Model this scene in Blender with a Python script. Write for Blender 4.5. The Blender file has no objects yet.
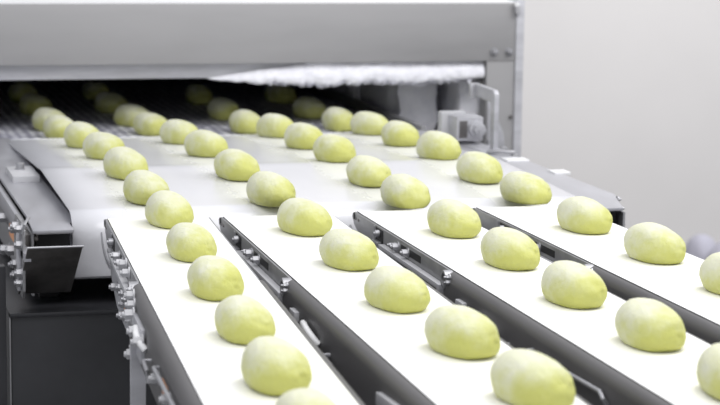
import bpy, bmesh, math, random
from mathutils import Vector, Matrix, noise
random.seed(7)
scene = bpy.context.scene
C = scene.collection
V = Vector

# ------------------------------------------------------------------ materials
def new_mat(name):
    m = bpy.data.materials.new(name); m.use_nodes = True
    nt = m.node_tree; b = nt.nodes['Principled BSDF']
    return m, nt, b
def nd(nt, t, **kw):
    n = nt.nodes.new(t)
    for k, v in kw.items(): setattr(n, k, v)
    return n
def noise_node(nt, scale, vec=None, stretch=None, detail=4, rough=.6):
    tc = nd(nt, 'ShaderNodeTexCoord'); mp = nd(nt, 'ShaderNodeMapping')
    nt.links.new(tc.outputs['Object'], mp.inputs['Vector'])
    if stretch: mp.inputs['Scale'].default_value = stretch
    n = nd(nt, 'ShaderNodeTexNoise'); n.inputs['Scale'].default_value = scale
    n.inputs['Detail'].default_value = detail; n.inputs['Roughness'].default_value = rough
    nt.links.new(mp.outputs[0], n.inputs['Vector'])
    return n
def ramp(nt, src, stops):
    r = nd(nt, 'ShaderNodeValToRGB'); cr = r.color_ramp
    cr.elements[0].position = stops[0][0]; cr.elements[0].color = (*stops[0][1], 1)
    cr.elements[1].position = stops[-1][0]; cr.elements[1].color = (*stops[-1][1], 1)
    for p, c in stops[1:-1]:
        e = cr.elements.new(p); e.color = (*c, 1)
    nt.links.new(src, r.inputs[0]); return r
def bump(nt, b, src, strength, dist):
    bp = nd(nt, 'ShaderNodeBump'); bp.inputs['Strength'].default_value = strength
    bp.inputs['Distance'].default_value = dist
    nt.links.new(src, bp.inputs['Height']); nt.links.new(bp.outputs[0], b.inputs['Normal'])
def metal(name, col, rough, stretch=(1, 1, 1), metallic=1., var=.12, scale=30):
    m, nt, b = new_mat(name)
    b.inputs['Metallic'].default_value = metallic
    n = noise_node(nt, scale, stretch=stretch)
    lo = tuple(c * (1 - var) for c in col); hi = tuple(min(1, c * (1 + var)) for c in col)
    r = ramp(nt, n.outputs[0], [(.3, lo), (.7, hi)])
    nt.links.new(r.outputs[0], b.inputs['Base Color'])
    rr = ramp(nt, n.outputs[0], [(.3, (rough * .85,) * 3), (.7, (rough * 1.15,) * 3)])
    nt.links.new(rr.outputs[0], b.inputs['Roughness'])
    bump(nt, b, n.outputs[0], .15, .0006)
    return m
def plain(name, col, rough=.5, metallic=0., var=.08, scale=20, bumpd=.0):
    m, nt, b = new_mat(name)
    b.inputs['Metallic'].default_value = metallic
    b.inputs['Roughness'].default_value = rough
    n = noise_node(nt, scale)
    lo = tuple(c * (1 - var) for c in col); hi = tuple(min(1, c * (1 + var)) for c in col)
    r = ramp(nt, n.outputs[0], [(.3, lo), (.7, hi)])
    nt.links.new(r.outputs[0], b.inputs['Base Color'])
    if bumpd: bump(nt, b, n.outputs[0], .6, bumpd)
    return m

STEEL_HOOD = metal('brushed_steel_hood', (.36, .355, .36), .58, (.5, 1, 3), var=.05, scale=9, metallic=.45)
STEEL_LIP = metal('steel_lip', (.52, .52, .55), .5, (.6, 1, 3), var=.16, scale=12, metallic=.5)
STEEL_FRAME = metal('steel_frame', (.50, .50, .53), .42, (1, .3, 1), var=.07, metallic=.75)
STEEL_SIDE = metal('steel_side_plate', (.33, .33, .34), .45, (1, 1, 1), var=.14, scale=40, metallic=.6)
STEEL_DULL = metal('steel_dull_worn', (.20, .19, .185), .42, (1, 1, 1), var=.25, scale=28)
STEEL_BRIGHT = metal('steel_bright', (.42, .42, .44), .48, var=.08, metallic=.8)
STEEL_RAIL = metal('steel_rail', (.12, .117, .12), .5, (1, .2, 1), var=.12, metallic=.3)
BLACK = plain('black_plastic_and_shade', (.008, .008, .009), .55)  # plastic parts; also the painted shade of openings and frame hollows
DARK_PANEL = plain('shade_painted_panel', (.022, .0225, .026), .38, .0, var=.25, scale=9)  # steel in shade, the darkness put into its base colour
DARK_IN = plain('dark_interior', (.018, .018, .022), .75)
WHITE_PL = plain('white_plastic_lit_roof', (.78, .78, .79), .4, var=.03)  # plastic parts; on the tunnel roof, overhead light put into colour
GREY_BLOCK = plain('grey_block', (.50, .50, .52), .4, var=.05)
GREY_PL = plain('grey_plastic', (.42, .42, .44), .5)
ORANGE = plain('orange_tape', (.75, .35, .18), .6)
FLOORM = plain('floor_paint', (.20, .20, .20), .5, var=.15, scale=3)
SACK = plain('lavender_sack_cloth', (.42, .415, .48), .8, var=.1, scale=8, bumpd=.004)

def wall_mat():
    m, nt, b = new_mat('wall_panel')
    n = noise_node(nt, 1.3, detail=3)
    r = ramp(nt, n.outputs[0], [(.3, (.60, .585, .58)), (.7, (.64, .625, .62))])
    nt.links.new(r.outputs[0], b.inputs['Base Color']); b.inputs['Roughness'].default_value = .6
    n2 = noise_node(nt, 60); bump(nt, b, n2.outputs[0], .15, .002)
    return m
WALL = wall_mat()

def belt_mat(name, tracks=None, base=(.86, .86, .87), rough=.5, cream=(.86, .84, .66), width=.05, spec=.5, track_rough=.75):
    """white belt; flour and dough dust lie as matte bands where the dough runs"""
    m, nt, b = new_mat(name)
    n = noise_node(nt, 7, stretch=(3, .8, 1), detail=5)
    fine = noise_node(nt, 45, detail=3)
    r0 = ramp(nt, n.outputs[0], [(.3, tuple(c * .96 for c in base)), (.7, base)])
    tc = nd(nt, 'ShaderNodeTexCoord'); sx = nd(nt, 'ShaderNodeSeparateXYZ')
    nt.links.new(tc.outputs['Object'], sx.inputs[0])
    wob = nd(nt, 'ShaderNodeMath', operation='MULTIPLY_ADD'); nt.links.new(fine.outputs[0], wob.inputs[0]); wob.inputs[1].default_value = .03
    wb2 = nd(nt, 'ShaderNodeMath', operation='MULTIPLY_ADD'); nt.links.new(n.outputs[0], wb2.inputs[0]); wb2.inputs[1].default_value = .05; wb2.inputs[2].default_value = -.040
    nt.links.new(wb2.outputs[0], wob.inputs[2])
    wx = nd(nt, 'ShaderNodeMath', operation='ADD'); nt.links.new(sx.outputs[0], wx.inputs[0]); nt.links.new(wob.outputs[0], wx.inputs[1])
    acc = None
    for t in (tracks or []):
        # |x - t|
        s = nd(nt, 'ShaderNodeMath', operation='SUBTRACT'); nt.links.new(wx.outputs[0], s.inputs[0]); s.inputs[1].default_value = t
        a = nd(nt, 'ShaderNodeMath', operation='ABSOLUTE'); nt.links.new(s.outputs[0], a.inputs[0])
        mr = nd(nt, 'ShaderNodeMapRange', interpolation_type='SMOOTHSTEP')
        mr.inputs['From Min'].default_value = width; mr.inputs['From Max'].default_value = width * .3
        nt.links.new(a.outputs[0], mr.inputs['Value'])
        if acc is None: acc = mr.outputs[0]
        else:
            mx = nd(nt, 'ShaderNodeMath', operation='MAXIMUM'); nt.links.new(acc, mx.inputs[0]); nt.links.new(mr.outputs[0], mx.inputs[1]); acc = mx.outputs[0]
    if acc is not None:
        nr = nd(nt, 'ShaderNodeMapRange'); nr.inputs['From Min'].default_value = .35; nr.inputs['From Max'].default_value = .6
        nr.inputs['To Min'].default_value = .35; nr.inputs['To Max'].default_value = 1
        nt.links.new(n.outputs[0], nr.inputs['Value'])
        mu = nd(nt, 'ShaderNodeMath', operation='MULTIPLY'); nt.links.new(acc, mu.inputs[0]); nt.links.new(nr.outputs[0], mu.inputs[1])
        cm = nd(nt, 'ShaderNodeMath', operation='MULTIPLY'); nt.links.new(mu.outputs[0], cm.inputs[0]); cm.inputs[1].default_value = .45
        mix = nd(nt, 'ShaderNodeMix', data_type='RGBA')
        nt.links.new(cm.outputs[0], mix.inputs[0]); nt.links.new(r0.outputs[0], mix.inputs[6]); mix.inputs[7].default_value = (*cream, 1)
        nt.links.new(mix.outputs[2], b.inputs['Base Color'])
        rr = nd(nt, 'ShaderNodeMapRange'); rr.inputs['To Min'].default_value = rough; rr.inputs['To Max'].default_value = track_rough
        nt.links.new(mu.outputs[0], rr.inputs['Value']); nt.links.new(rr.outputs[0], b.inputs['Roughness'])
    else:
        nt.links.new(r0.outputs[0], b.inputs['Base Color']); b.inputs['Roughness'].default_value = rough
    b.inputs['Specular IOR Level'].default_value = spec
    bump(nt, b, fine.outputs[0], .12, .0004)
    return m

def dough_mat():
    m, nt, b = new_mat('matcha_dough')
    tc = nd(nt, 'ShaderNodeTexCoord'); oi = nd(nt, 'ShaderNodeObjectInfo')
    off = nd(nt, 'ShaderNodeVectorMath', operation='ADD')
    sc = nd(nt, 'ShaderNodeVectorMath', operation='SCALE'); sc.inputs['Scale'].default_value = 1.
    cmb = nd(nt, 'ShaderNodeCombineXYZ')
    for k in range(3): nt.links.new(oi.outputs['Random'], cmb.inputs[k])
    nt.links.new(cmb.outputs[0], sc.inputs[0])
    nt.links.new(tc.outputs['Object'], off.inputs[0]); nt.links.new(sc.outputs[0], off.inputs[1])
    n = nd(nt, 'ShaderNodeTexNoise'); n.inputs['Scale'].default_value = 38; n.inputs['Detail'].default_value = 5; n.inputs['Roughness'].default_value = .62
    nt.links.new(off.outputs[0], n.inputs['Vector'])
    big = nd(nt, 'ShaderNodeTexNoise'); big.inputs['Scale'].default_value = 14; big.inputs['Detail'].default_value = 2
    nt.links.new(off.outputs[0], big.inputs['Vector'])
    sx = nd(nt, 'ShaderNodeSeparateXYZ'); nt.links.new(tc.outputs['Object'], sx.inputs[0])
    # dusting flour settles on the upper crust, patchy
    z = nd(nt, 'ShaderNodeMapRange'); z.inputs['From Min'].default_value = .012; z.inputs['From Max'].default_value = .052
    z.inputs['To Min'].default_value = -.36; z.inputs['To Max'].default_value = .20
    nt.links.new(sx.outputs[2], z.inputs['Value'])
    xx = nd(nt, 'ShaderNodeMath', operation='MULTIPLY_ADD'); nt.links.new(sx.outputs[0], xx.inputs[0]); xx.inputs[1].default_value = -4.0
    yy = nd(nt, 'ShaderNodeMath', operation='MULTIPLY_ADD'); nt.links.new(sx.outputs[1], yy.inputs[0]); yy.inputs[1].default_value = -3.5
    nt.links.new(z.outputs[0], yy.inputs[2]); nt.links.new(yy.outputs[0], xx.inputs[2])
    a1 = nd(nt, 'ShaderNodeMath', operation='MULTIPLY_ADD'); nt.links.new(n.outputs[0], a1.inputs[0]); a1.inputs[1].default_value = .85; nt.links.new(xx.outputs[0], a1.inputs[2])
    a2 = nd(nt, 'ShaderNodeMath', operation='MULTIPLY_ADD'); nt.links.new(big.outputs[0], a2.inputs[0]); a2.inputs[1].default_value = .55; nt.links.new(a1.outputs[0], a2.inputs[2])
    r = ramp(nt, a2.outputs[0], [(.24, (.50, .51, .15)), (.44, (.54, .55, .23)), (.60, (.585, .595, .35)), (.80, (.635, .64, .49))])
    nt.links.new(r.outputs[0], b.inputs['Base Color'])
    b.inputs['Roughness'].default_value = .62
    b.inputs['Specular IOR Level'].default_value = .3
    b.inputs['Subsurface Weight'].default_value = .12
    b.inputs['Subsurface Radius'].default_value = (.012, .011, .003)
    b.inputs['Subsurface Scale'].default_value = .5
    wv = nd(nt, 'ShaderNodeTexNoise'); wv.inputs['Scale'].default_value = 90; wv.inputs['Detail'].default_value = 6; wv.inputs['Distortion'].default_value = 1.2
    nt.links.new(off.outputs[0], wv.inputs['Vector'])
    sm = nd(nt, 'ShaderNodeMath', operation='MULTIPLY_ADD'); nt.links.new(wv.outputs[0], sm.inputs[0]); sm.inputs[1].default_value = .5; nt.links.new(n.outputs[0], sm.inputs[2])
    bump(nt, b, sm.outputs[0], .8, .0030)
    return m
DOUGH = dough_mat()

def mesh_belt_mat():
    m, nt, b = new_mat('woven_wire_mesh')
    tc = nd(nt, 'ShaderNodeTexCoord'); mp = nd(nt, 'ShaderNodeMapping'); mp.inputs['Scale'].default_value = (1, .55, 1)
    nt.links.new(tc.outputs['Object'], mp.inputs['Vector'])
    v = nd(nt, 'ShaderNodeTexVoronoi'); v.inputs['Scale'].default_value = 48; v.inputs['Randomness'].default_value = .25
    nt.links.new(mp.outputs[0], v.inputs['Vector'])
    r = ramp(nt, v.outputs['Distance'], [(.22, (.95, .95, 1.0)), (.55, (.34, .34, .42))])
    nt.links.new(r.outputs[0], b.inputs['Base Color']); b.inputs['Metallic'].default_value = .1; b.inputs['Roughness'].default_value = .45
    bump(nt, b, v.outputs['Distance'], .9, -.003)
    return m
WIRE = mesh_belt_mat()
def frost_mat():
    m, nt, b = new_mat('frost')
    n = noise_node(nt, 60)
    r = ramp(nt, n.outputs[0], [(.3, (.80, .80, .86)), (.7, (.90, .90, .94))])
    nt.links.new(r.outputs[0], b.inputs['Base Color']); b.inputs['Roughness'].default_value = .8
    bump(nt, b, n.outputs[0], .6, .003)
    return m
FROST = frost_mat()

# ------------------------------------------------------------------ mesh helpers
class MB:
    def __init__(s): s.bm = bmesh.new()
    def box(s, x0, x1, y0, y1, z0, z1, M=None, bev=0):
        b = bmesh.new(); bmesh.ops.create_cube(b, size=1)
        for v in b.verts:
            v.co = V(((x0 + x1) / 2 + v.co.x * (x1 - x0), (y0 + y1) / 2 + v.co.y * (y1 - y0), (z0 + z1) / 2 + v.co.z * (z1 - z0)))
        if bev: bmesh.ops.bevel(b, geom=b.edges[:], offset=bev, segments=2, affect='EDGES', profile=.6)
        if M: bmesh.ops.transform(b, matrix=M, verts=b.verts[:])
        s._merge(b); return s
    def cyl(s, p0, p1, r, r2=None, seg=24, bev=0):
        p0, p1 = V(p0), V(p1); d = p1 - p0
        b = bmesh.new(); bmesh.ops.create_cone(b, cap_ends=True, segments=seg, radius1=r, radius2=r if r2 is None else r2, depth=d.length)
        if bev:
            ee = [e for e in b.edges if abs(e.verts[0].co.z - e.verts[1].co.z) < 1e-6 and e.verts[0].co.z > 0]
            bmesh.ops.bevel(b, geom=ee, offset=bev, segments=2, affect='EDGES', profile=.6)
        q = V((0, 0, 1)).rotation_difference(d.normalized())
        bmesh.ops.transform(b, matrix=Matrix.Translation((p0 + p1) / 2) @ q.to_matrix().to_4x4(), verts=b.verts[:])
        s._merge(b); return s
    def ring(s, c, ax, ro, ri, h, seg=32):
        c, ax = V(c), V(ax).normalized(); q = V((0, 0, 1)).rotation_difference(ax)
        b = bmesh.new(); L = []
        for r, z in ((ro, 0), (ro, h), (ri, h), (ri, 0)):
            L.append([b.verts.new(c + q @ V((r * math.cos(2 * math.pi * k / seg), r * math.sin(2 * math.pi * k / seg), z))) for k in range(seg)])
        for a in range(4):
            for k in range(seg):
                b.faces.new([L[a][k], L[a][(k + 1) % seg], L[(a + 1) % 4][(k + 1) % seg], L[(a + 1) % 4][k]])
        s._merge(b); return s
    def prism(s, pts, ext, bev=0):
        """pts: 3D polygon; ext: extrusion vector"""
        b = bmesh.new(); ext = V(ext)
        vs = [b.verts.new(V(p)) for p in pts]; vt = [b.verts.new(V(p) + ext) for p in pts]
        b.faces.new(vs); b.faces.new(vt[::-1]); n = len(pts)
        for k in range(n): b.faces.new([vs[k], vt[k], vt[(k + 1) % n], vs[(k + 1) % n]])
        if bev: bmesh.ops.bevel(b, geom=b.edges[:], offset=bev, segments=2, affect='EDGES', profile=.6)
        s._merge(b); return s
    def strip(s, rows, closed_u=False):
        b = bmesh.new(); R = [[b.verts.new(V(p)) for p in r] for r in rows]
        for i in range(len(R) - 1):
            m = len(R[i]); rng = m if closed_u else m - 1
            for k in range(rng): b.faces.new([R[i][k], R[i][(k + 1) % m], R[i + 1][(k + 1) % m], R[i + 1][k]])
        s._merge(b); return s
    def tube(s, pts, r, seg=10):
        pts = [V(p) for p in pts]; rows = []
        for i, p in enumerate(pts):
            t = (pts[min(i + 1, len(pts) - 1)] - pts[max(i - 1, 0)]).normalized()
            u = t.cross(V((0, 0, 1))); u = u.normalized() if u.length > 1e-4 else V((1, 0, 0)); w = t.cross(u)
            rows.append([p + (u * math.cos(a) + w * math.sin(a)) * r for a in [2 * math.pi * k / seg for k in range(seg)]])
        b = bmesh.new(); R = [[b.verts.new(q) for q in r_] for r_ in rows]
        for i in range(len(R) - 1):
            for k in range(seg): b.faces.new([R[i][k], R[i][(k + 1) % seg], R[i + 1][(k + 1) % seg], R[i + 1][k]])
        b.faces.new(R[0][::-1]); b.faces.new(R[-1]); s._merge(b); return s
    def _merge(s, b):
        bmesh.ops.recalc_face_normals(b, faces=b.faces[:])
        me = bpy.data.meshes.new('t'); b.to_mesh(me); b.free(); s.bm.from_mesh(me); bpy.data.meshes.remove(me)
    def build(s, name, mat, parent=None, smooth=True, origin=None):
        me = bpy.data.meshes.new(name)
        o0 = V(origin) if origin is not None else (world_of(parent) if parent else V((0, 0, 0)))
        bmesh.ops.translate(s.bm, verts=s.bm.verts[:], vec=-o0)
        s.bm.to_mesh(me); s.bm.free(); me.materials.append(mat)
        o = bpy.data.objects.new(name, me); C.objects.link(o)
        if parent:
            o.parent = parent
            if origin is not None: o.location = o0 - world_of(parent)
        else: o.location = o0
        if smooth:
            me.shade_smooth()
            me.set_sharp_from_angle(angle=math.radians(38))
        return o
def world_of(o):
    p = V(o.location)
    while o.parent: o = o.parent; p = p + V(o.location)
    return p
def tag(o, label=None, cat=None, group=None, kind=None):
    for k, v in (('label', label), ('category', cat), ('group', group), ('kind', kind)):
        if v: o[k] = v
    return o
def empty(name, loc): 
    o = bpy.data.objects.new(name, None); C.objects.link(o); o.location = loc; o.empty_display_size = .05
    return o

# hex bolt: washer + head + rounded end, along axis ax from point p
def bolt(mb, p, ax, r=.0055, h=.008):
    p, ax = V(p), V(ax).normalized()
    mb.cyl(p, p + ax * .0018, r * 1.35, seg=20)
    mb.cyl(p + ax * .0018, p + ax * h, r, seg=6, bev=.0006)
    mb.cyl(p + ax * h, p + ax * (h + .003), r * .55, seg=12, bev=.0008)

# ------------------------------------------------------------------ setting
fl = MB().box(-4, 7, -1.5, 7.3, -.05, 0).build('floor', FLOORM); tag(fl, kind='structure')
wb = MB().box(-4, 7, 7.2, 7.3, 0, 3.0).build('wall_back', WALL); tag(wb, kind='structure')
bb = MB().box(-4, 7, 7.185, 7.2, 0, .09, bev=.003).build('baseboard_back', GREY_PL); tag(bb, kind='structure')

# ------------------------------------------------------------------ lanes
ZB = .95
LANES = [  # left edge nose (x,y), left edge dir point, right nose, right dir point
    ((.436, 3.04), (.366, 1.904), (.588, 3.03), (.514, 1.872)),
    ((.612, 3.028), (.589, 1.856), (.781, 3.02), (.734, 1.824)),
    ((.828, 3.04), (.819, 1.806), (.974, 3.03), (.969, 2.042)),
    ((1.026, 3.045), (1.026, 2.16), (1.181, 3.035), (1.188, 2.541)),
]
WHICH = ['leftmost', 'second from left', 'third from left', 'rightmost']
YEND = .95
def line_at(A, B, s):
    A = V((*A, 0)); B = V((*B, 0)); t = (B - A).normalized(); return A + t * s
def to_y(A, B, y):
    A = V((*A, 0)); B = V((*B, 0)); t = (B - A).normalized(); return (y - A.y) / t.y

def make_lane(i):
    Al, Bl, Ar, Br = LANES[i]
    root = empty('lane_conveyor', ((Al[0] + Ar[0]) / 2, Al[1], 0))
    labels = [
        'leftmost white lane conveyor, its bolted left side and leg in full view',
        'second white lane conveyor from the left, starting beside the first narrow dark gap',
        'third white lane conveyor from the left, its nose plate with long slotted steel side',
        'rightmost white lane conveyor, running along the open floor and grey wall']
    tag(root, labels[i], 'conveyor', 'narrow lane conveyors fanning out')
    track = {0: .0, 1: .01, 2: .01, 3: 0}[i]
    # belt: top sheet, nose turn, return sheet, as a thin closed band
    sl, sr = to_y(Al, Bl, YEND), to_y(Ar, Br, YEND)
    prof = []                                             # (fraction, z) along the loop
    N = 40
    for k in range(N + 1): prof.append((1 - k / N, ZB, 0))
    for k in range(1, 9):
        a = math.pi * k / 9; prof.append((0, ZB - .006 + .006 * math.cos(a), -.006 * math.sin(a)))
    for k in range(N + 1): prof.append((k / N, ZB - .012, 0))
    rows = []
    M = 6
    for f, z, ds in prof:
        L = line_at(Al, Bl, .0 + f * sl + ds); R = line_at(Ar, Br, f * sr + ds)
        rows.append([V((*(L.lerp(R, k / M)).xy, z)) for k in range(M + 1)])
    rows.append(rows[0])
    mb = MB().strip(rows)
    # belt thickness at both hems
    hemL = [r[0] for r in rows[:-1]]; hemR = [r[-1] for r in rows[:-1]]
    belt = mb.build('belt', LANE_BELTS[i], root)
    def side(A, B, sgn, full):
        A3, B3 = V((*A, 0)), V((*B, 0)); t = (B3 - A3).normalized()
        n = V((0, 0, 1)).cross(t) * (1 if True else 1)
        n = V((-t.y, t.x, 0)); 
        if n.x * sgn < 0: n = -n                          # outward normal
        P = lambda s, off, dz: A3 + t * s + n * (off + .0029) + V((0, 0, ZB + dz))
        send = to_y(A, B, YEND)
        poly = [(-.004, -.0014), (-.011, -.004), (-.014, -.015), (-.008, -.021), (.035, -.036), (.15, -.040), (.50, -.044), (.50, -.0014)]
        sp = MB().prism([P(s, -.003, z) for s, z in poly], n * .0035, bev=.0004).build('side_plate', STEEL_SIDE, root)
        # forward side rail with rounded shoulder
        cs = [(-.003, -.0012), (.001, -.0012), (.0055, -.003), (.0095, -.008), (.011, -.015), (.011, -.075), (.006, -.08), (-.003, -.08)]
        rl = MB().prism([P(.505, o, z) for o, z in cs], t * (send - .505)).build('side_rail', STEEL_RAIL, root)
        # lower drive plate
        lp = [(.05, -.038), (.09, -.088), (.17, -.104), (.50, -.106), (.504, -.04)]
        MB().prism([P(s, -.012, z) for s, z in lp], n * .004, bev=.0004).build('lower_plate', STEEL_DULL, root)
        # nose end cap and rivets
        MB().cyl(P(-.006, -.002, -.008), P(-.006, .002, -.008), .0055, seg=18).build('nose_cap', BLACK, root)
        rv = MB()
        for s in (.004, .020): rv.cyl(P(s, 0, -.011), P(s, .0016, -.011), .0022, seg=12)
        rv.build('rivet', STEEL_DULL, root)
        if not full: 
            lg = MB().box(-.009, .009, -.004, .004, 0, ZB - .045, M=Matrix.Translation(V((*P(.645, -.020, 0).xy, 0)))).build('leg', STEEL_FRAME, root)
            return
        MB().prism([P(.113, 0, -.003), P(.123, 0, -.003), P(.123, 0, -.027), P(.113, 0, -.027)], n * .0025).build('spacer', STEEL_BRIGHT, root)
        sl = MB()  # thin black plates laid on, painting the dark of the openings
        sl.prism([P(.126, .0005, -.004), P(.165, .0005, -.004), P(.165, .0005, -.028), P(.126, .0005, -.028)], n * .0006)
        sl.build('slot_shade', BLACK, sp)
        sl = MB()
        sl.prism([P(.262, .0005, -.007), P(.362, .0005, -.007), P(.362, .0005, -.017), P(.262, .0005, -.017)], n * .0006)
        sl.build('slot_shade', BLACK, sp)
        tr = MB().cyl(P(.143, 0, -.011), P(.143, .008, -.011), .0055, bev=.001)
        tr.cyl(P(.143, .008, -.011), P(.143, .010, -.011), .0028)
        tr.prism([P(.131, .001, -.022), P(.157, .001, -.022), P(.157, .001, -.028), P(.131, .001, -.028)], n * .008, bev=.001)
        tr.build('tension_roller', STEEL_BRIGHT, root)
        for s in (.232, .248, .300):
            b = MB(); bolt(b, P(s, .0006, -.0125), n, .0055 if s > .24 else .003, .010); b.build('bolt', STEEL_BRIGHT, root)
        lb = MB().prism([P(.175, .001, -.0215), P(.480, .001, -.0235), P(.480, .001, -.0305), P(.175, .001, -.0275)], n * .010, bev=.001).build('lower_bar', GREY_BLOCK, root)
        MB().prism([P(.472, .001, -.024), P(.481, .001, -.024), P(.481, .001, -.052), P(.472, .001, -.052)], n * .0105, bev=.001).build('bar_end', STEEL_LIP, root)
        for s in (.345, .385, .425):
            b = MB(); bolt(b, P(s, .001, -.0385), n, .0058, .011); b.build('bolt', STEEL_BRIGHT, root)
        cl = MB().ring(P(.505, .0, -.012), n, .0125, .0085, .012).cyl(P(.505, 0, -.012), P(.505, .006, -.012), .005)
        cl.build('pivot_clamp', STEEL_BRIGHT, root)
        for z in (-.005, -.012):
            b = MB(); bolt(b, P(.527, .009, z), n, .0034, .006); b.build('bolt', STEEL_BRIGHT, root)
        # curved guard blade under the nose
        pts = []
        up = [(-.008, -.022), (.01, -.032), (.04, -.040), (.09, -.045), (.15, -.044)]
        lo = [(.15, -.050), (.09, -.051), (.04, -.046), (.008, -.037), (-.012, -.024)]
        MB().prism([P(s, .001 + .004, z) for s, z in up + lo], n * .0022).build('guard_blade', STEEL_BRIGHT, root)
        # hanging clip, bracket and guide rod further forward
        MB().prism([P(.575, .009, -.024), P(.606, .009, -.024), P(.606, .009, -.036), P(.575, .009, -.036)], n * .008, bev=.001).build('clip', GREY_BLOCK, root)
        MB().tube([P(.64, .012, -.033), P(.66, .018, -.026), P(.69, .02, -.028), P(.715, .018, -.033), P(.722, .012, -.040)], .0042).build('cable_clip', WHITE_PL, root)
        MB().tube([P(.775, .011, -.040), P(.775, .020, -.040), P(.82, .020, -.042), P(.82, .020, -.054), P(.82, .011, -.054)], .0026).build('handle_clip', STEEL_BRIGHT, root)
        if i == 1: MB().prism([P(1.01, .009, -.026), P(1.11, .009, -.020), P(1.11, .009, -.034), P(1.01, .009, -.040)], n * .008, bev=.001).build('clip', GREY_BLOCK, root)
        else: MB().tube([P(.86, .011, -.028), P(.86, .017, -.028), P(1.085, .017, -.022), P(1.095, .017, -.028), P(1.095, .011, -.036)], .0026).build('guide_rod', STEEL_BRIGHT, root)
        x_leg = P(.645, .014, 0)
        if i == 0:                                        # outer leg with its clamp and nuts
            MB().box(-.009, .009, -.004, .004, 0, ZB - .048, M=Matrix.Translation(V((x_leg.x, x_leg.y, 0)))).build('leg', STEEL_LIP, root)
            MB().prism([P(.60, .004, -.020), P(.70, .004, -.020), P(.70, .004, -.062), P(.60, .004, -.062)], n * .012, bev=.002).build('leg_clamp', STEEL_LIP, root)
            for s, z in ((.526, -.045), (.60, -.022), (.553, -.053), (.66, -.030), (.585, -.067), (.625, -.066), (.71, -.032)):
                b = MB(); bolt(b, P(s, .004 if s < .6 else .014, z), n, .0068, .012); b.build('nut', GREY_BLOCK, root)
            for s, z in ((.356, -.004), (.40, -.008), (.56, -.006), (.57, -.016), (.86, -.040), (.97, -.036)):
                b = MB(); bolt(b, P(s, .010 if s > .5 else .001, z), n, .006, .010); b.build('nut', GREY_BLOCK, root)
            MB().prism([P(.90, .0112, -.030), P(.95, .0112, -.030), P(.95, .0112, -.046), P(.90, .0112, -.046)], n * .0008).build('tape_mark', ORANGE, root)
        # rounded bracket with orange tape
        br = [(.06, -.038), (.12, -.044), (.22, -.044), (.34, -.040), (.50, -.040), (.52, -.062), (.46, -.082), (.33, -.098), (.20, -.095), (.11, -.072)]
        bk = MB().prism([P(s, -.008, z) for s, z in br], n * .009, bev=.0015).build('drive_bracket', STEEL_LIP, root)
        MB().prism([P(.30, .0012, -.045), P(.33, .0012, -.045), P(.33, .0012, -.072), P(.30, .0012, -.072)], n * .0006).build('tape_mark', ORANGE, bk)
        for s, z in ((.22, -.062), (.37, -.056), (.40, -.068), (.34, -.078)):
            b = MB(); bolt(b, P(s, .001, z), n, .006, .010); b.build('bolt', STEEL_BRIGHT, root)
    side(Al, Bl, -1, True)
    side(Ar, Br, 1, False)
    # slider bed and cross members under the belt
    L0, R0 = line_at(Al, Bl, .03), line_at(Ar, Br, .03); L1, R1 = line_at(Al, Bl, sl), line_at(Ar, Br, sr)
    e = V((.004, 0, 0))
    MB().prism([V((*(L0 + e).xy, ZB - .004)), V((*(R0 - e).xy, ZB - .004)), V((*(R1 - e).xy, ZB - .004)), V((*(L1 + e).xy, ZB - .004))], (0, 0, -.006)).build('slider_bed', STEEL_DULL, root)
    for s in (.47, 1.5):
        a, b = line_at(Al, Bl, s), line_at(Ar, Br, s)
        MB().cyl((a.x + .004, a.y, ZB - .055), (b.x - .004, b.y, ZB - .055), .011).build('cross_bar', STEEL_DULL, root)
    for (A, B) in ((Al, Bl), (Ar, Br)):
        p = line_at(A, B, 1.75); c = p.lerp(V(((Al[0] + Ar[0]) / 2, p.y, 0)), .2)
        MB().box(-.012, .012, -.012, .012, 0, ZB - .08, M=Matrix.Translation(V((c.x, c.y, 0)))).build('leg', STEEL_FRAME, root)
    # tail drum where the belt turns
    a, b = line_at(Al, Bl, sl), line_at(Ar, Br, sr)
    return root

def lane_belt(i):
    # object space is centred on the nose: the dust band drifts little, so one wide band is enough
    drift = {0: (.0, -.06), 1: (.0, -.01), 2: (.01, .0), 3: (.015, .02)}[i]
    return belt_mat('lane_belt', [drift[0] - .01, drift[1]], rough=.55, cream=(.88, .86, .66), width=.06, spec=.3)
LANE_BELTS = [lane_belt(i) for i in range(4)]
for i in range(4): make_lane(i)

# ------------------------------------------------------------------ wide transfer conveyor
mc = empty('wide_conveyor', (.805, 3.10, 0))
tag(mc, 'wide white belt conveyor carrying four rows of dough from the tunnel to the lanes', 'conveyor')
XL, XR = .390, 1.228
def surf(y):
    if y < 3.14: return .95
    if y < 3.52: return .950 + .010 * (y - 3.14) / .38
    if y < 4.2: return .960 - .030 * (y - 3.52) / .68
    return .915
prof = []
for k in range(31): y = 4.205 - k * (4.205 - 3.56) / 30; prof.append((y, surf(y)))
prof += [(3.545, .9602), (3.52, .9603), (3.495, .9596)]
for k in range(1, 16): y = 3.495 - k * (3.495 - 3.145) / 15; prof.append((y, surf(y)))
cy, cz, rr = 3.140, .9055, .0445
for k in range(0, 13):
    a = math.radians(90 + k * 90 / 12); prof.append((cy + rr * math.cos(a), cz + rr * math.sin(a)))
prof += [(3.0955, .88), (3.096, .851), (3.104, .846), (3.14, .846)]
prof += [(3.6, .85), (4.18, .905), (4.212, .922), (4.212, .929)]
rows = [[V((XL + (XR - XL) * k / 12, y, z)) for k in range(13)] for y, z in prof] ; rows.append(rows[0])
tr = [.52 - .805, .712 - .805, .922 - .805, 1.125 - .805]
MAINB = belt_mat('wide_belt', tr, base=(.70, .70, .735), rough=.2, cream=(.74, .74, .60), width=.062, spec=.6, track_rough=.42)
mbelt = MB().strip(rows).build('belt', MAINB, mc)
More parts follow.
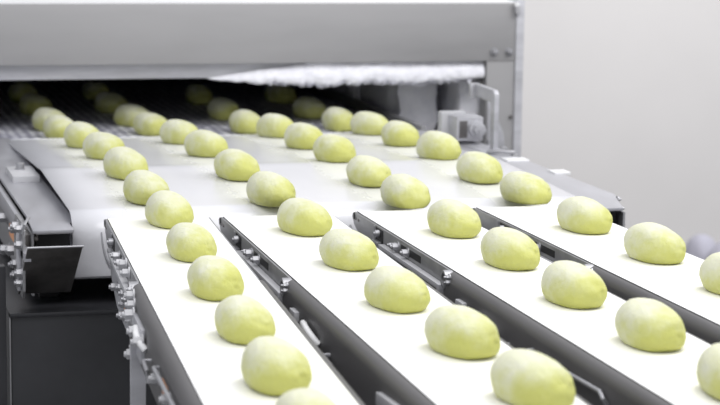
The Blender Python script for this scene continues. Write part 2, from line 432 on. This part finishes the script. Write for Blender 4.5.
ms = mbelt.modifiers.new('thick', 'SOLIDIFY'); ms.thickness = .002; ms.offset = -1
MB().cyl((XL + .01, 3.140, .905), (XR - .01, 3.140, .905), .040).build('end_roller', STEEL_DULL, mc)
# frame: left
def frame(sgn):
    if sgn < 0:
        xo, xi = .327, .400; tp = [(xo, 3.215), (xo + .0, 3.06), (xi, 3.05), (xi, 4.2), (xo, 4.2)]
        tp = [(.330, 3.20), (.324, 3.052), (.386, 3.050), (.386, 3.11), (.400, 3.13), (.400, 4.2), (.328, 4.2)]
    else:
        tp = [(1.205, 3.10), (1.300, 3.10), (1.345, 3.25), (1.345, 4.2), (1.205, 4.2)]
    pl = MB().prism([(x, y, .928) for x, y in tp], (0, 0, .005), bev=.0008).build('top_plate', STEEL_FRAME, mc)
    if sgn < 0:
        MB().prism([(x, y, .926) for x, y in [(.330, 3.056), (.385, 3.056), (.385, 3.060), (.330, 3.060)]], (0, 0, .003)).build('front_lip', STEEL_BRIGHT, mc)
        MB().box(.334, .386, 3.10, 4.15, .83, .921).build('hollow_shade', BLACK, mc)  # black block paints the shade inside the hollow frame
        MB().box(.3245, .3285, 3.075, 4.2, .828, .924, bev=.0006).build('side_plate', STEEL_SIDE, mc)
        MB().box(.3175, .3245, 3.20, 4.2, .900, .926, bev=.002).build('side_rail', STEEL_FRAME, mc)
    else:
        MB().box(1.238, 1.30, 3.13, 4.15, .83, .921).build('hollow_shade', BLACK, mc)  # same black fill for the shade in the right frame
        MB().box(1.3045, 1.3085, 3.11, 4.2, .828, .924, bev=.0006).build('side_plate', STEEL_SIDE, mc)
frame(-1); frame(1)
# white pads with bolts standing on the frame
for (x0, x1, y0, z0) in ((.345, .392, 3.56, .930), (1.300, 1.346, 3.68, .930), (1.330, 1.362, 3.50, .930)):
    h = .014 if x0 < 1 else .006; p = MB().box(x0, x1, y0, y0 + (.13 if x0 < 1 else .04), z0, z0 + h, bev=.0015).build('support_pad', GREY_BLOCK if x0 < 1 else WHITE_PL, mc)
    if x0 < 1:
        b = MB(); b.cyl(((x0 + x1) / 2 - .002, y0 + .09, z0 + .014), ((x0 + x1) / 2 - .002, y0 + .09, z0 + .0155), .009); b.cyl(((x0 + x1) / 2 - .002, y0 + .09, z0 + .0155), ((x0 + x1) / 2 - .002, y0 + .09, z0 + .026), .0075, seg=20, bev=.002)
        b.build('pad_bolt', STEEL_BRIGHT, p)
# deflector sheet at the left front corner (leans back to its foot)
T = [(.309, 2.980, .9185), (.390, 2.980, .9185), (.383, 3.07, .833), (.303, 3.07, .833)]
df = MB().prism(T, (0, .0022, .0022), bev=.0004).build('deflector_sheet', STEEL_DULL, mc)
MB().tube([(.308, 2.979, .9195), (.391, 2.979, .9195)], .0018).build('sheet_hem', STEEL_BRIGHT, df)
MB().box(.306, .316, 3.0, 3.075, .895, .907).build('sheet_arm', STEEL_FRAME, mc)
# bracket plate with bolts outside the left front corner
bp = [(3.035, .948), (3.022, .938), (3.020, .93), (3.025, .845), (3.04, .832), (3.14, .836), (3.155, .85), (3.155, .93), (3.13, .947)]
MB().prism([(.306, y, z) for y, z in bp], (.004, 0, 0), bev=.001).build('tension_bracket', STEEL_SIDE, mc)
MB().box(.310, .3245, 3.09, 3.15, .85, .92, bev=.001).build('bracket_spacer', STEEL_DULL, mc)
MB().box(.300, .306, 3.045, 3.062, .842, .936, bev=.002).build('tension_bar', STEEL_LIP, mc)
MB().tube([(.306, 3.02, .934), (.308, 3.018, .947), (.316, 3.04, .954), (.322, 3.08, .948)], .0022).build('wire_guard', STEEL_BRIGHT, mc)
for (y, z, r) in [(3.030, .940, .006), (3.035, .915, .007), (3.035, .872, .007), (3.040, .856, .0065), (3.09, .934, .008), (3.09, .876, .0075), (3.12, .925, .007), (3.10, .857, .007), (3.13, .868, .006)]:
    b = MB(); bolt(b, (.306, y, z), (-1, 0, 0), r, .009); b.build('bolt', STEEL_BRIGHT, mc)
b = MB(); bolt(b, (.332, 3.10, .915), (0, -1, 0), .004, .02); b.build('bolt', STEEL_DULL, mc)
MB().box(.3185, .3242, 3.28, 3.36, .875, .895).build('orange_tape', ORANGE, mc)
for y, z in ((3.30, .86), (3.45, .89), (3.42, .84)):
    b = MB(); bolt(b, (.3245, y, z), (-1, 0, 0), .009, .016); b.build('bolt', STEEL_BRIGHT, mc)
# bolts on the right corner
for (x, y, z) in [(1.3085, 3.13, .930), (1.3085, 3.125, .904), (1.3455, 3.26, .930), (1.340, 3.22, .931)]:
    b = MB(); bolt(b, (x - .002, y, z - .003), (1, 0, 0), .0042, .005); b.build('bolt', STEEL_BRIGHT, mc)
# hook bar standing at the right, with its knob block
hk = MB()
hk.prism([(1.330, 3.85, .930), (1.330, 3.873, .930), (1.330, 3.873, 1.029), (1.330, 3.985, 1.029), (1.330, 3.985, 1.056), (1.330, 3.862, 1.053), (1.330, 3.85, 1.046)], (.010, 0, 0), bev=.0015)
hk.box(1.320, 1.332, 3.975, 3.985, 1.026, 1.056, bev=.001)
hk.build('hook_bar', STEEL_LIP, mc)
MB().box(1.300, 1.350, 3.83, 3.93, .930, .934, bev=.001).build('hook_foot', STEEL_LIP, mc)
MB().box(1.274, 1.328, 4.02, 4.05, .930, .992, bev=.003).build('knob_plate', GREY_BLOCK, mc)
MB().box(1.288, 1.345, 3.96, 4.02, .938, .988, bev=.003).build('knob_block', STEEL_LIP, mc)
MB().box(1.293, 1.310, 3.958, 3.961, .945, .980).build('knob_recess', STEEL_DULL, mc)
k = MB(); k.cyl((1.328, 3.962, .964), (1.328, 3.945, .964), .0165, bev=.002); k.cyl((1.328, 3.945, .964), (1.328, 3.925, .964), .013, seg=8, bev=.003); k.cyl((1.328, 3.925, .964), (1.328, 3.920, .964), .006)
k.build('adjusting_knob', STEEL_LIP, mc)
MB().tube([(1.30, 3.80, .936), (1.32, 3.78, .940), (1.345, 3.77, .938), (1.352, 3.80, .934)], .004).build('wire_loop', STEEL_BRIGHT, mc)
for (x, y, z) in ((1.352, 3.93, .945), (1.356, 3.86, .938), (1.345, 3.76, .936)):
    b = MB(); b.cyl((x, y, .929), (x, y, z), .008, seg=6, bev=.002); b.build('bolt', STEEL_BRIGHT, mc)
# feet standing on the cabinet
for x in (.345, 1.26):
    for y in (3.16, 4.00): MB().box(x, x + .03, y, y + .05, .8075, .832, bev=.002).build('foot', BLACK, mc)

# steel machine cabinet, shade painted in, carrying the wide conveyor
mbx = empty('machine_cabinet', (.80, 3.3, 0))
tag(mbx, 'shaded steel cabinet on the floor below the wide white belt', 'cabinet')
MB().box(.290, 1.300, 3.056, 4.10, .0, .800, bev=.003).build('body', DARK_PANEL, mbx)
MB().box(.288, 1.302, 3.05, 4.105, .800, .8070, bev=.002).build('lid', DARK_PANEL, mbx)
MB().box(.2875, .2895, 3.052, 3.056, .02, .80).build('edge_trim', STEEL_SIDE, mbx)
MB().box(.262, .283, 3.05, 3.075, 0, .88, bev=.002).build('corner_post', DARK_PANEL, mbx)
MB().box(.283, .290, 3.06, 3.07, .55, .60).build('post_bracket', DARK_PANEL, mbx)
MB().tube([(.80, 3.056, .55), (.80, 3.03, .55), (.92, 3.03, .55), (.92, 3.056, .55)], .006).build('handle', STEEL_FRAME, mbx)

# ------------------------------------------------------------------ wire mesh belt
wc = empty('mesh_conveyor', (.80, 5.2, 0))
tag(wc, 'grey wire mesh belt conveyor bringing dough out of the dark tunnel', 'conveyor')
rows = []
pr = [(6.35, .915), (4.26, .915), (4.235, .909), (4.228, .895), (4.235, .881), (4.26, .875), (6.35, .875), (6.37, .895)]
fine = []
for k in range(60): fine.append((6.35 - k * (6.35 - 4.26) / 59, .915))
fine += pr[2:]
rows = [[V((.27 + 1.03 * k / 20, y, z)) for k in range(21)] for y, z in fine]; rows.append(rows[0])
MB().strip(rows).build('mesh_belt', WIRE, wc)
for x in (.255, 1.302):
    MB().box(x, x + .012, 4.26, 6.4, .865, .935, bev=.002).build('side_rail', STEEL_SIDE, wc)
for x in (.262, 1.308):
    for y in (4.9, 6.2): MB().box(x - .02, x + .02, y, y + .04, 0, .865).build('leg', STEEL_DULL, wc)
MB().cyl((.268, 4.262, .895), (1.302, 4.262, .895), .018).build('end_roller', STEEL_DULL, wc)

# ------------------------------------------------------------------ freezing tunnel
tf = empty('tunnel_freezer', (.80, 5.4, 0))
tag(tf, 'big stainless steel tunnel machine with a low dark mouth and frosted lip', 'machine')
HX0, HX1 = .02, 1.587
MB().box(HX0, 1.567, 4.40, 4.44, 1.064, 1.196, bev=.0015).build('hood_beam', STEEL_HOOD, tf)
MB().box(HX0 + .06, 1.499, 4.428, 4.45, 1.030, 1.066, bev=.002).build('hood_lip', STEEL_LIP, tf)
MB().box(HX0, 1.570, 4.405, 6.6, 1.192, 1.200, bev=.001).build('roof', WHITE_PL, tf)  # steel top made white, overhead light painted into it
MB().box(1.500, 1.567, 4.402, 4.45, 0, 1.0645, bev=.0015).build('side_post', STEEL_HOOD, tf)
MB().box(HX0, .09, 4.402, 4.45, 0, 1.0645, bev=.0015).build('side_post', STEEL_HOOD, tf)
MB().box(1.567, HX1, 4.397, 4.47, 0, 1.205, bev=.003).build('corner_trim', STEEL_LIP, tf)
MB().box(1.545, 1.585, 4.47, 6.6, 0, 1.19).build('side_wall', STEEL_HOOD, tf)
MB().box(HX0, .06, 4.45, 6.6, 0, 1.19).build('side_wall', STEEL_HOOD, tf)
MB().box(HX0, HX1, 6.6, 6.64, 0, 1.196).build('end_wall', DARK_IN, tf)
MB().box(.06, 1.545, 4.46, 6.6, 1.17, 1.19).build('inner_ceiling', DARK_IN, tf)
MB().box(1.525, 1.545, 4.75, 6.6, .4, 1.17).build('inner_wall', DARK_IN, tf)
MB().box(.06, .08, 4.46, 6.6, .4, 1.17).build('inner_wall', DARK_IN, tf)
for x in (1.516, 1.552):
    b = MB(); b.cyl((x, 4.4005, 1.085), (x, 4.397, 1.085), .0095)
    b.cyl((x, 4.397, 1.085), (x, 4.387, 1.085), .0085, r2=.0045, seg=24, bev=.002); b.build('dome_bolt', STEEL_BRIGHT, tf)
MB().box(1.562, 1.572, 4.385, 4.40, 1.172, 1.190, bev=.001).build('latch', GREY_PL, tf)
MB().box(1.560, 1.571, 4.388, 4.40, 1.188, 1.198, bev=.001).build('latch_tab', WHITE_PL, tf)
b = MB(); b.cyl((1.560, 4.4015, .935), (1.560, 4.398, .935), .004); b.build('rivet', STEEL_DULL, tf)
# welded triangular gusset on the post
MB().prism([(1.503, 4.4005, .86), (1.548, 4.4005, .86), (1.542, 4.4005, .90), (1.503, 4.4005, .985)], (0, -.003, 0), bev=.0006).build('gusset', STEEL_LIP, tf)

# frost: clinging crust along the lip with a ragged lower hem
def frost_lip():
    rows = []; NX = 330
    for i in range(NX + 1):
        x = .86 + (1.497 - .86) * i / NX
        u = (x - .86) / (1.497 - .86)
        grow = min(1, u / .22) ** .8 if u > 0 else 0
        fade = 1 - max(0, (u - .80) / .20) * .75
        rag = (noise.noise(V((x * 38, 1.3, 0))) * .5 + noise.noise(V((x * 95, 7, 0))) * .35 + noise.noise(V((x * 14, 3, 2))) * .6)
        zb = 1.0285 - (.0115 + .0105 * rag) * grow * fade; zt = 1.0635 - .033 * (1 - min(1, u / .4)) ** 1.3
        th = .002 + .020 * grow
        prof = []; K = 18
        for k in range(K + 1):
            a = k / K
            if a < .7: z = zt + (zb - zt) * a / .7; y = 4.4275 - th * (.35 + .65 * math.sin(math.pi * min(1, a / .7 * .75)))
            else:
                t = (a - .7) / .3; z = zb - .002 * math.sin(math.pi * t); y = (4.4275 - th * (.35 + .65 * math.sin(math.pi * .75))) + t * (.03 + th * .8)
            nn = noise.noise(V((x * 70, y * 70, z * 70))) * .0022 + noise.noise(V((x * 24, y * 24, z * 24))) * .003
            prof.append(V((x, y - nn * grow, z + nn * .5 * grow)))
        rows.append(prof)
    m = MB().strip(rows)
    rnd = random.Random(3)
    for i in range(150):                                  # small frost nodules on the hem
        x = 1.0 + rnd.random() * .47; u = (x - .86) / .637
        fade = 1 - max(0, (u - .80) / .20) * .75
        b = bmesh.new(); r = rnd.uniform(.003, .0085)
        bmesh.ops.create_icosphere(b, subdivisions=2, radius=r)
        rag = (noise.noise(V((x * 38, 1.3, 0))) * .5 + noise.noise(V((x * 95, 7, 0))) * .35 + noise.noise(V((x * 14, 3, 2))) * .6)
        zb = 1.0285 - (.0115 + .0105 * rag) * fade
        for v in b.verts: v.co = v.co * (1 + .25 * noise.noise(v.co * 300)) + V((x, 4.412 + rnd.random() * .03, zb + rnd.uniform(-.002, .004)))
        m._merge(b)
    return m.build('frost', FROST, tf)
frost_lip()
# frost-coated blocks standing beside the mesh belt inside the mouth, a dark slot between them
def frost_block(x0, x1, y0, y1, z0, z1, amp=.012):
    b = bmesh.new(); bmesh.ops.create_cube(b, size=1)
    bmesh.ops.subdivide_edges(b, edges=b.edges[:], cuts=22, use_grid_fill=True)
    for v in b.verts:
        c = v.co.normalized() * .5; q = v.co.lerp(c, .12)
        p = V(((x0 + x1) / 2 + q.x * (x1 - x0), (y0 + y1) / 2 + q.y * (y1 - y0), (z0 + z1) / 2 + v.co.z * (z1 - z0)))
        d = V((noise.noise(p * 17), noise.noise(p * 17 + V((9, 0, 0))), 0)) * amp + V((noise.noise(p * 60), noise.noise(p * 60 + V((4, 0, 0))), 0)) * amp * .3
        v.co = p + d
    m = MB(); m._merge(b); return m.build('frost', FROST, tf)
frost_block(1.340, 1.432, 4.56, 4.95, .86, 1.10)
frost_block(1.325, 1.40, 4.93, 5.30, .86, 1.10)
frost_block(1.464, 1.535, 4.475, 4.80, .86, 1.10)
MB().box(1.32, 1.545, 4.47, 5.32, .84, .862).build('inner_shelf', STEEL_DULL, tf)

# ------------------------------------------------------------------ sacks on the floor at the right
def sack(x, y, rx, ry, h, label, seed):
    b = bmesh.new(); bmesh.ops.create_uvsphere(b, u_segments=40, v_segments=24, radius=1)
    for v in b.verts:
        c = v.co.copy(); s = 1 + .10 * noise.noise(c * 1.7 + V((seed, 0, 0))) + .04 * noise.noise(c * 5 + V((seed, 2, 0)))
        z = max(c.z, -.86)
        sx = abs(c.x) ** .85 * (1 if c.x > 0 else -1); sy = abs(c.y) ** .85 * (1 if c.y > 0 else -1)
        v.co = V((sx * rx * s, sy * ry * s, (z + .86) / 1.86 * h))
    m = MB(); m._merge(b); o = m.build('cloth_sack', SACK, None, origin=(0, 0, 0)); o.location = (x, y, 0)
    tag(o, label, 'sack'); return o
sack(3.065, 6.30, .105, .12, .285, 'pale lavender sack at the right picture edge, nearer and larger of the two', 1.)
sack(3.075, 6.60, .065, .08, .245, 'small grey-lavender sack behind the larger one at the right edge', 5.)

# ------------------------------------------------------------------ dough
LX, LY, LZ = .0525, .0335, .0470
def dough_mesh(seed):
    b = bmesh.new(); bmesh.ops.create_uvsphere(b, u_segments=56, v_segments=36, radius=1)
    rnd = random.Random(seed)
    pd = V((.80, .42 + rnd.uniform(-.12, .12), .32 + rnd.uniform(-.12, .12))).normalized()
    o = V((seed * 3.1, seed * 1.7, 0))
    for v in b.verts:
        c = v.co.normalized()
        # squarer ends, flat foot
        q = V((math.copysign(abs(c.x) ** .82, c.x), math.copysign(abs(c.y) ** .84, c.y), c.z))
        s = 1 + .035 * noise.noise(c * 1.5 + o) + .012 * noise.noise(c * 5 + o)
        d = (c - pd).length
        ang = math.atan2((c - pd).z, (c - pd).y)
        s += -.060 * math.exp(-(d / .30) ** 2) + .075 * math.exp(-(d / .10) ** 2)
        s += .026 * math.exp(-(d / .42) ** 2) * math.sin(ang * 3 + seed) * min(1, d / .15)
        s += .012 * math.exp(-((c.z - .45 - .3 * c.x) / .07) ** 2) * max(0, c.x) * (.5 + noise.noise(c * 4 + o))
        z = q.z * s
        zz = z if z > 0 else z * .92
        if zz < -.55: zz = -.55 - (abs(zz) - .55) * .08
        foot = 1.0
        v.co = V((q.x * s * LX * foot, q.y * s * LY * foot, (zz + .585) / 1.585 * LZ * (1.01 - .10 * q.x - .05 * q.y)))
    zmin = min(v.co.z for v in b.verts)
    for v in b.verts: v.co.z -= zmin
    bmesh.ops.recalc_face_normals(b, faces=b.faces[:])
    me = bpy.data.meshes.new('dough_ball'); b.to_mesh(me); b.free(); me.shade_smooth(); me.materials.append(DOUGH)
    return me
DM = [dough_mesh(k + 1) for k in range(8)]
DT = [[(0.52, 4.8, 1.0, -1.292), (0.515, 4.464, 1.0, -1.224), (0.521, 4.328, 0.996, -1.396), (0.522, 3.976, 0.998, -1.407), (0.528, 3.72, 1.0, -1.27), (0.523, 3.428, 1.0, -1.357), (0.519, 3.188, 1.0, -1.43), (0.518, 2.968, 0.978, -1.449), (0.5, 2.692, 0.928, -1.46), (0.482, 2.432, 0.945, -1.472), (0.467, 2.188, 0.917, -1.486), (0.451, 1.96, 0.968, -1.502), (0.521, 5.092, 0.995, -1.378), (0.434, 1.748, 0.91, -1.519)],
      [(0.701, 4.82, 1.0, -1.239), (0.708, 4.532, 1.0, -1.13), (0.722, 4.36, 1.0, -1.278), (0.723, 4.02, 1.0, -1.26), (0.719, 3.72, 1.0, -1.25), (0.708, 3.388, 1.0, -1.362), (0.712, 3.14, 1.0, -1.346), (0.7, 2.864, 1.0, -1.337), (0.695, 2.592, 1.0, -1.365), (0.683, 2.32, 1.0, -1.397), (0.685, 2.072, 1.0, -1.332), (0.685, 1.848, 1.0, -1.331), (0.705, 5.112, 0.934, -1.413)],
      [(0.944, 4.984, 0.918, -1.463), (0.937, 4.636, 1.0, -1.395), (0.933, 4.364, 1.0, -1.401), (0.948, 4.136, 1.0, -1.254), (0.938, 3.844, 1.0, -1.364), (0.925, 3.56, 1.0, -1.405), (0.917, 3.296, 1.0, -1.454), (0.919, 3.084, 1.0, -1.414), (0.912, 2.808, 1.0, -1.45), (0.909, 2.552, 1.0, -1.425), (0.903, 2.3, 1.0, -1.474), (0.903, 2.064, 1.0, -1.541), (0.895, 1.832, 1.0, -1.673)],
      [(1.154, 4.988, 1.0, -1.281), (1.143, 4.64, 1.0, -1.345), (1.148, 4.384, 1.0, -1.445), (1.158, 4.156, 1.0, -1.21), (1.139, 3.864, 1.0, -1.489), (1.125, 3.564, 1.0, -1.345), (1.116, 3.3, 1.0, -1.419), (1.124, 3.088, 1.0, -1.32), (1.115, 2.804, 1.0, -1.427), (1.121, 2.556, 1.0, -1.398), (1.128, 2.316, 1.035, -1.347)]]
#END_DT
COLN = ['leftmost row', 'second row from left', 'third row from left', 'rightmost row']
ORD = ['first', 'second', 'third', 'fourth', 'fifth', 'sixth', 'seventh', 'eighth', 'ninth', 'tenth', 'eleventh', 'twelfth', 'thirteenth', 'fourteenth', 'fifteenth']
NEAR = [sorted(c, key=lambda p: p[1]) for c in DT]
proto = None
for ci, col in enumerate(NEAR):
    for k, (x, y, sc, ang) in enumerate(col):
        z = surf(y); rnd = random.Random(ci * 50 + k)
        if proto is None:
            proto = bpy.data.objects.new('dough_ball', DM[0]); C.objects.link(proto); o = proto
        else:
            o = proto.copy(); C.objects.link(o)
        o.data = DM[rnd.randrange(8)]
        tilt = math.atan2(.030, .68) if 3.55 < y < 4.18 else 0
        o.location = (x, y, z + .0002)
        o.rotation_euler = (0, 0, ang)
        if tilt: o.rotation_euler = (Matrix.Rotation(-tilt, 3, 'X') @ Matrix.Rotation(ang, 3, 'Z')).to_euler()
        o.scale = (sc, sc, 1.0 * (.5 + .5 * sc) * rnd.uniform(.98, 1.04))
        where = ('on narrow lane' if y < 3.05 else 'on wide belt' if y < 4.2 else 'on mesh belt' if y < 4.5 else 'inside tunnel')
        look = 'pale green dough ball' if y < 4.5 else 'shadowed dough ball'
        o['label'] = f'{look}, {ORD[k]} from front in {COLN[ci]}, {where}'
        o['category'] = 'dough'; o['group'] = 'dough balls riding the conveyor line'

# ------------------------------------------------------------------ light
w = bpy.data.worlds.new('room_light'); scene.world = w; w.use_nodes = True
bg = w.node_tree.nodes['Background']; bg.inputs[0].default_value = (.93, .95, 1, 1); bg.inputs[1].default_value = WORLD = .72
def area(name, loc, tgt, sx, sy, e, col=(1, .99, .985)):
    l = bpy.data.lights.new(name, 'AREA'); l.shape = 'RECTANGLE'; l.size = sx; l.size_y = sy; l.energy = e; l.color = col
    o = bpy.data.objects.new(name, l); C.objects.link(o); o.location = loc
    o.rotation_euler = (V(tgt) - V(loc)).to_track_quat('-Z', 'Y').to_euler(); return o
area('overhead_light', (2.2, 2.6, 3.0), (.9, 2.6, .9), 1.2, 2.6, 56)
area('overhead_light', (.2, 1.4, 3.1), (.6, 2.8, .9), 2.4, 1.2, 34)
area('overhead_light', (3.2, 5.0, 3.0), (3.2, 7.2, .6), 2.0, 1.0, 80)  # added light, aimed to brighten the back wall

# ------------------------------------------------------------------ camera
cam = bpy.data.cameras.new('camera'); co = bpy.data.objects.new('camera', cam); C.objects.link(co)
R = Matrix(((0.964991907573669, 0.027138942824290052, -0.26087180012356886),
            (-0.2619360886959957, 0.15061325100019754, -0.953260265647213),
            (0.013420274064817182, 0.9882201811365378, 0.15244923692329124)))
R = Matrix((R[0], R[1], R[2]))
# columns of the camera matrix are its right, up and back axes
co.matrix_world = Matrix.Translation((0, 0, 1.45)) @ R.to_4x4()
cam.sensor_width = 36; cam.lens = 2038 * 36 / 720
cam.dof.use_dof = True; cam.dof.focus_distance = 2.85; cam.dof.aperture_fstop = 8.0
cam.clip_start = .05
scene.camera = co
scene.view_settings.view_transform = 'Standard'; scene.view_settings.look = 'None'
scene.view_settings.gamma = 1; scene.view_settings.exposure = 0; scene.view_settings.use_curve_mapping = False
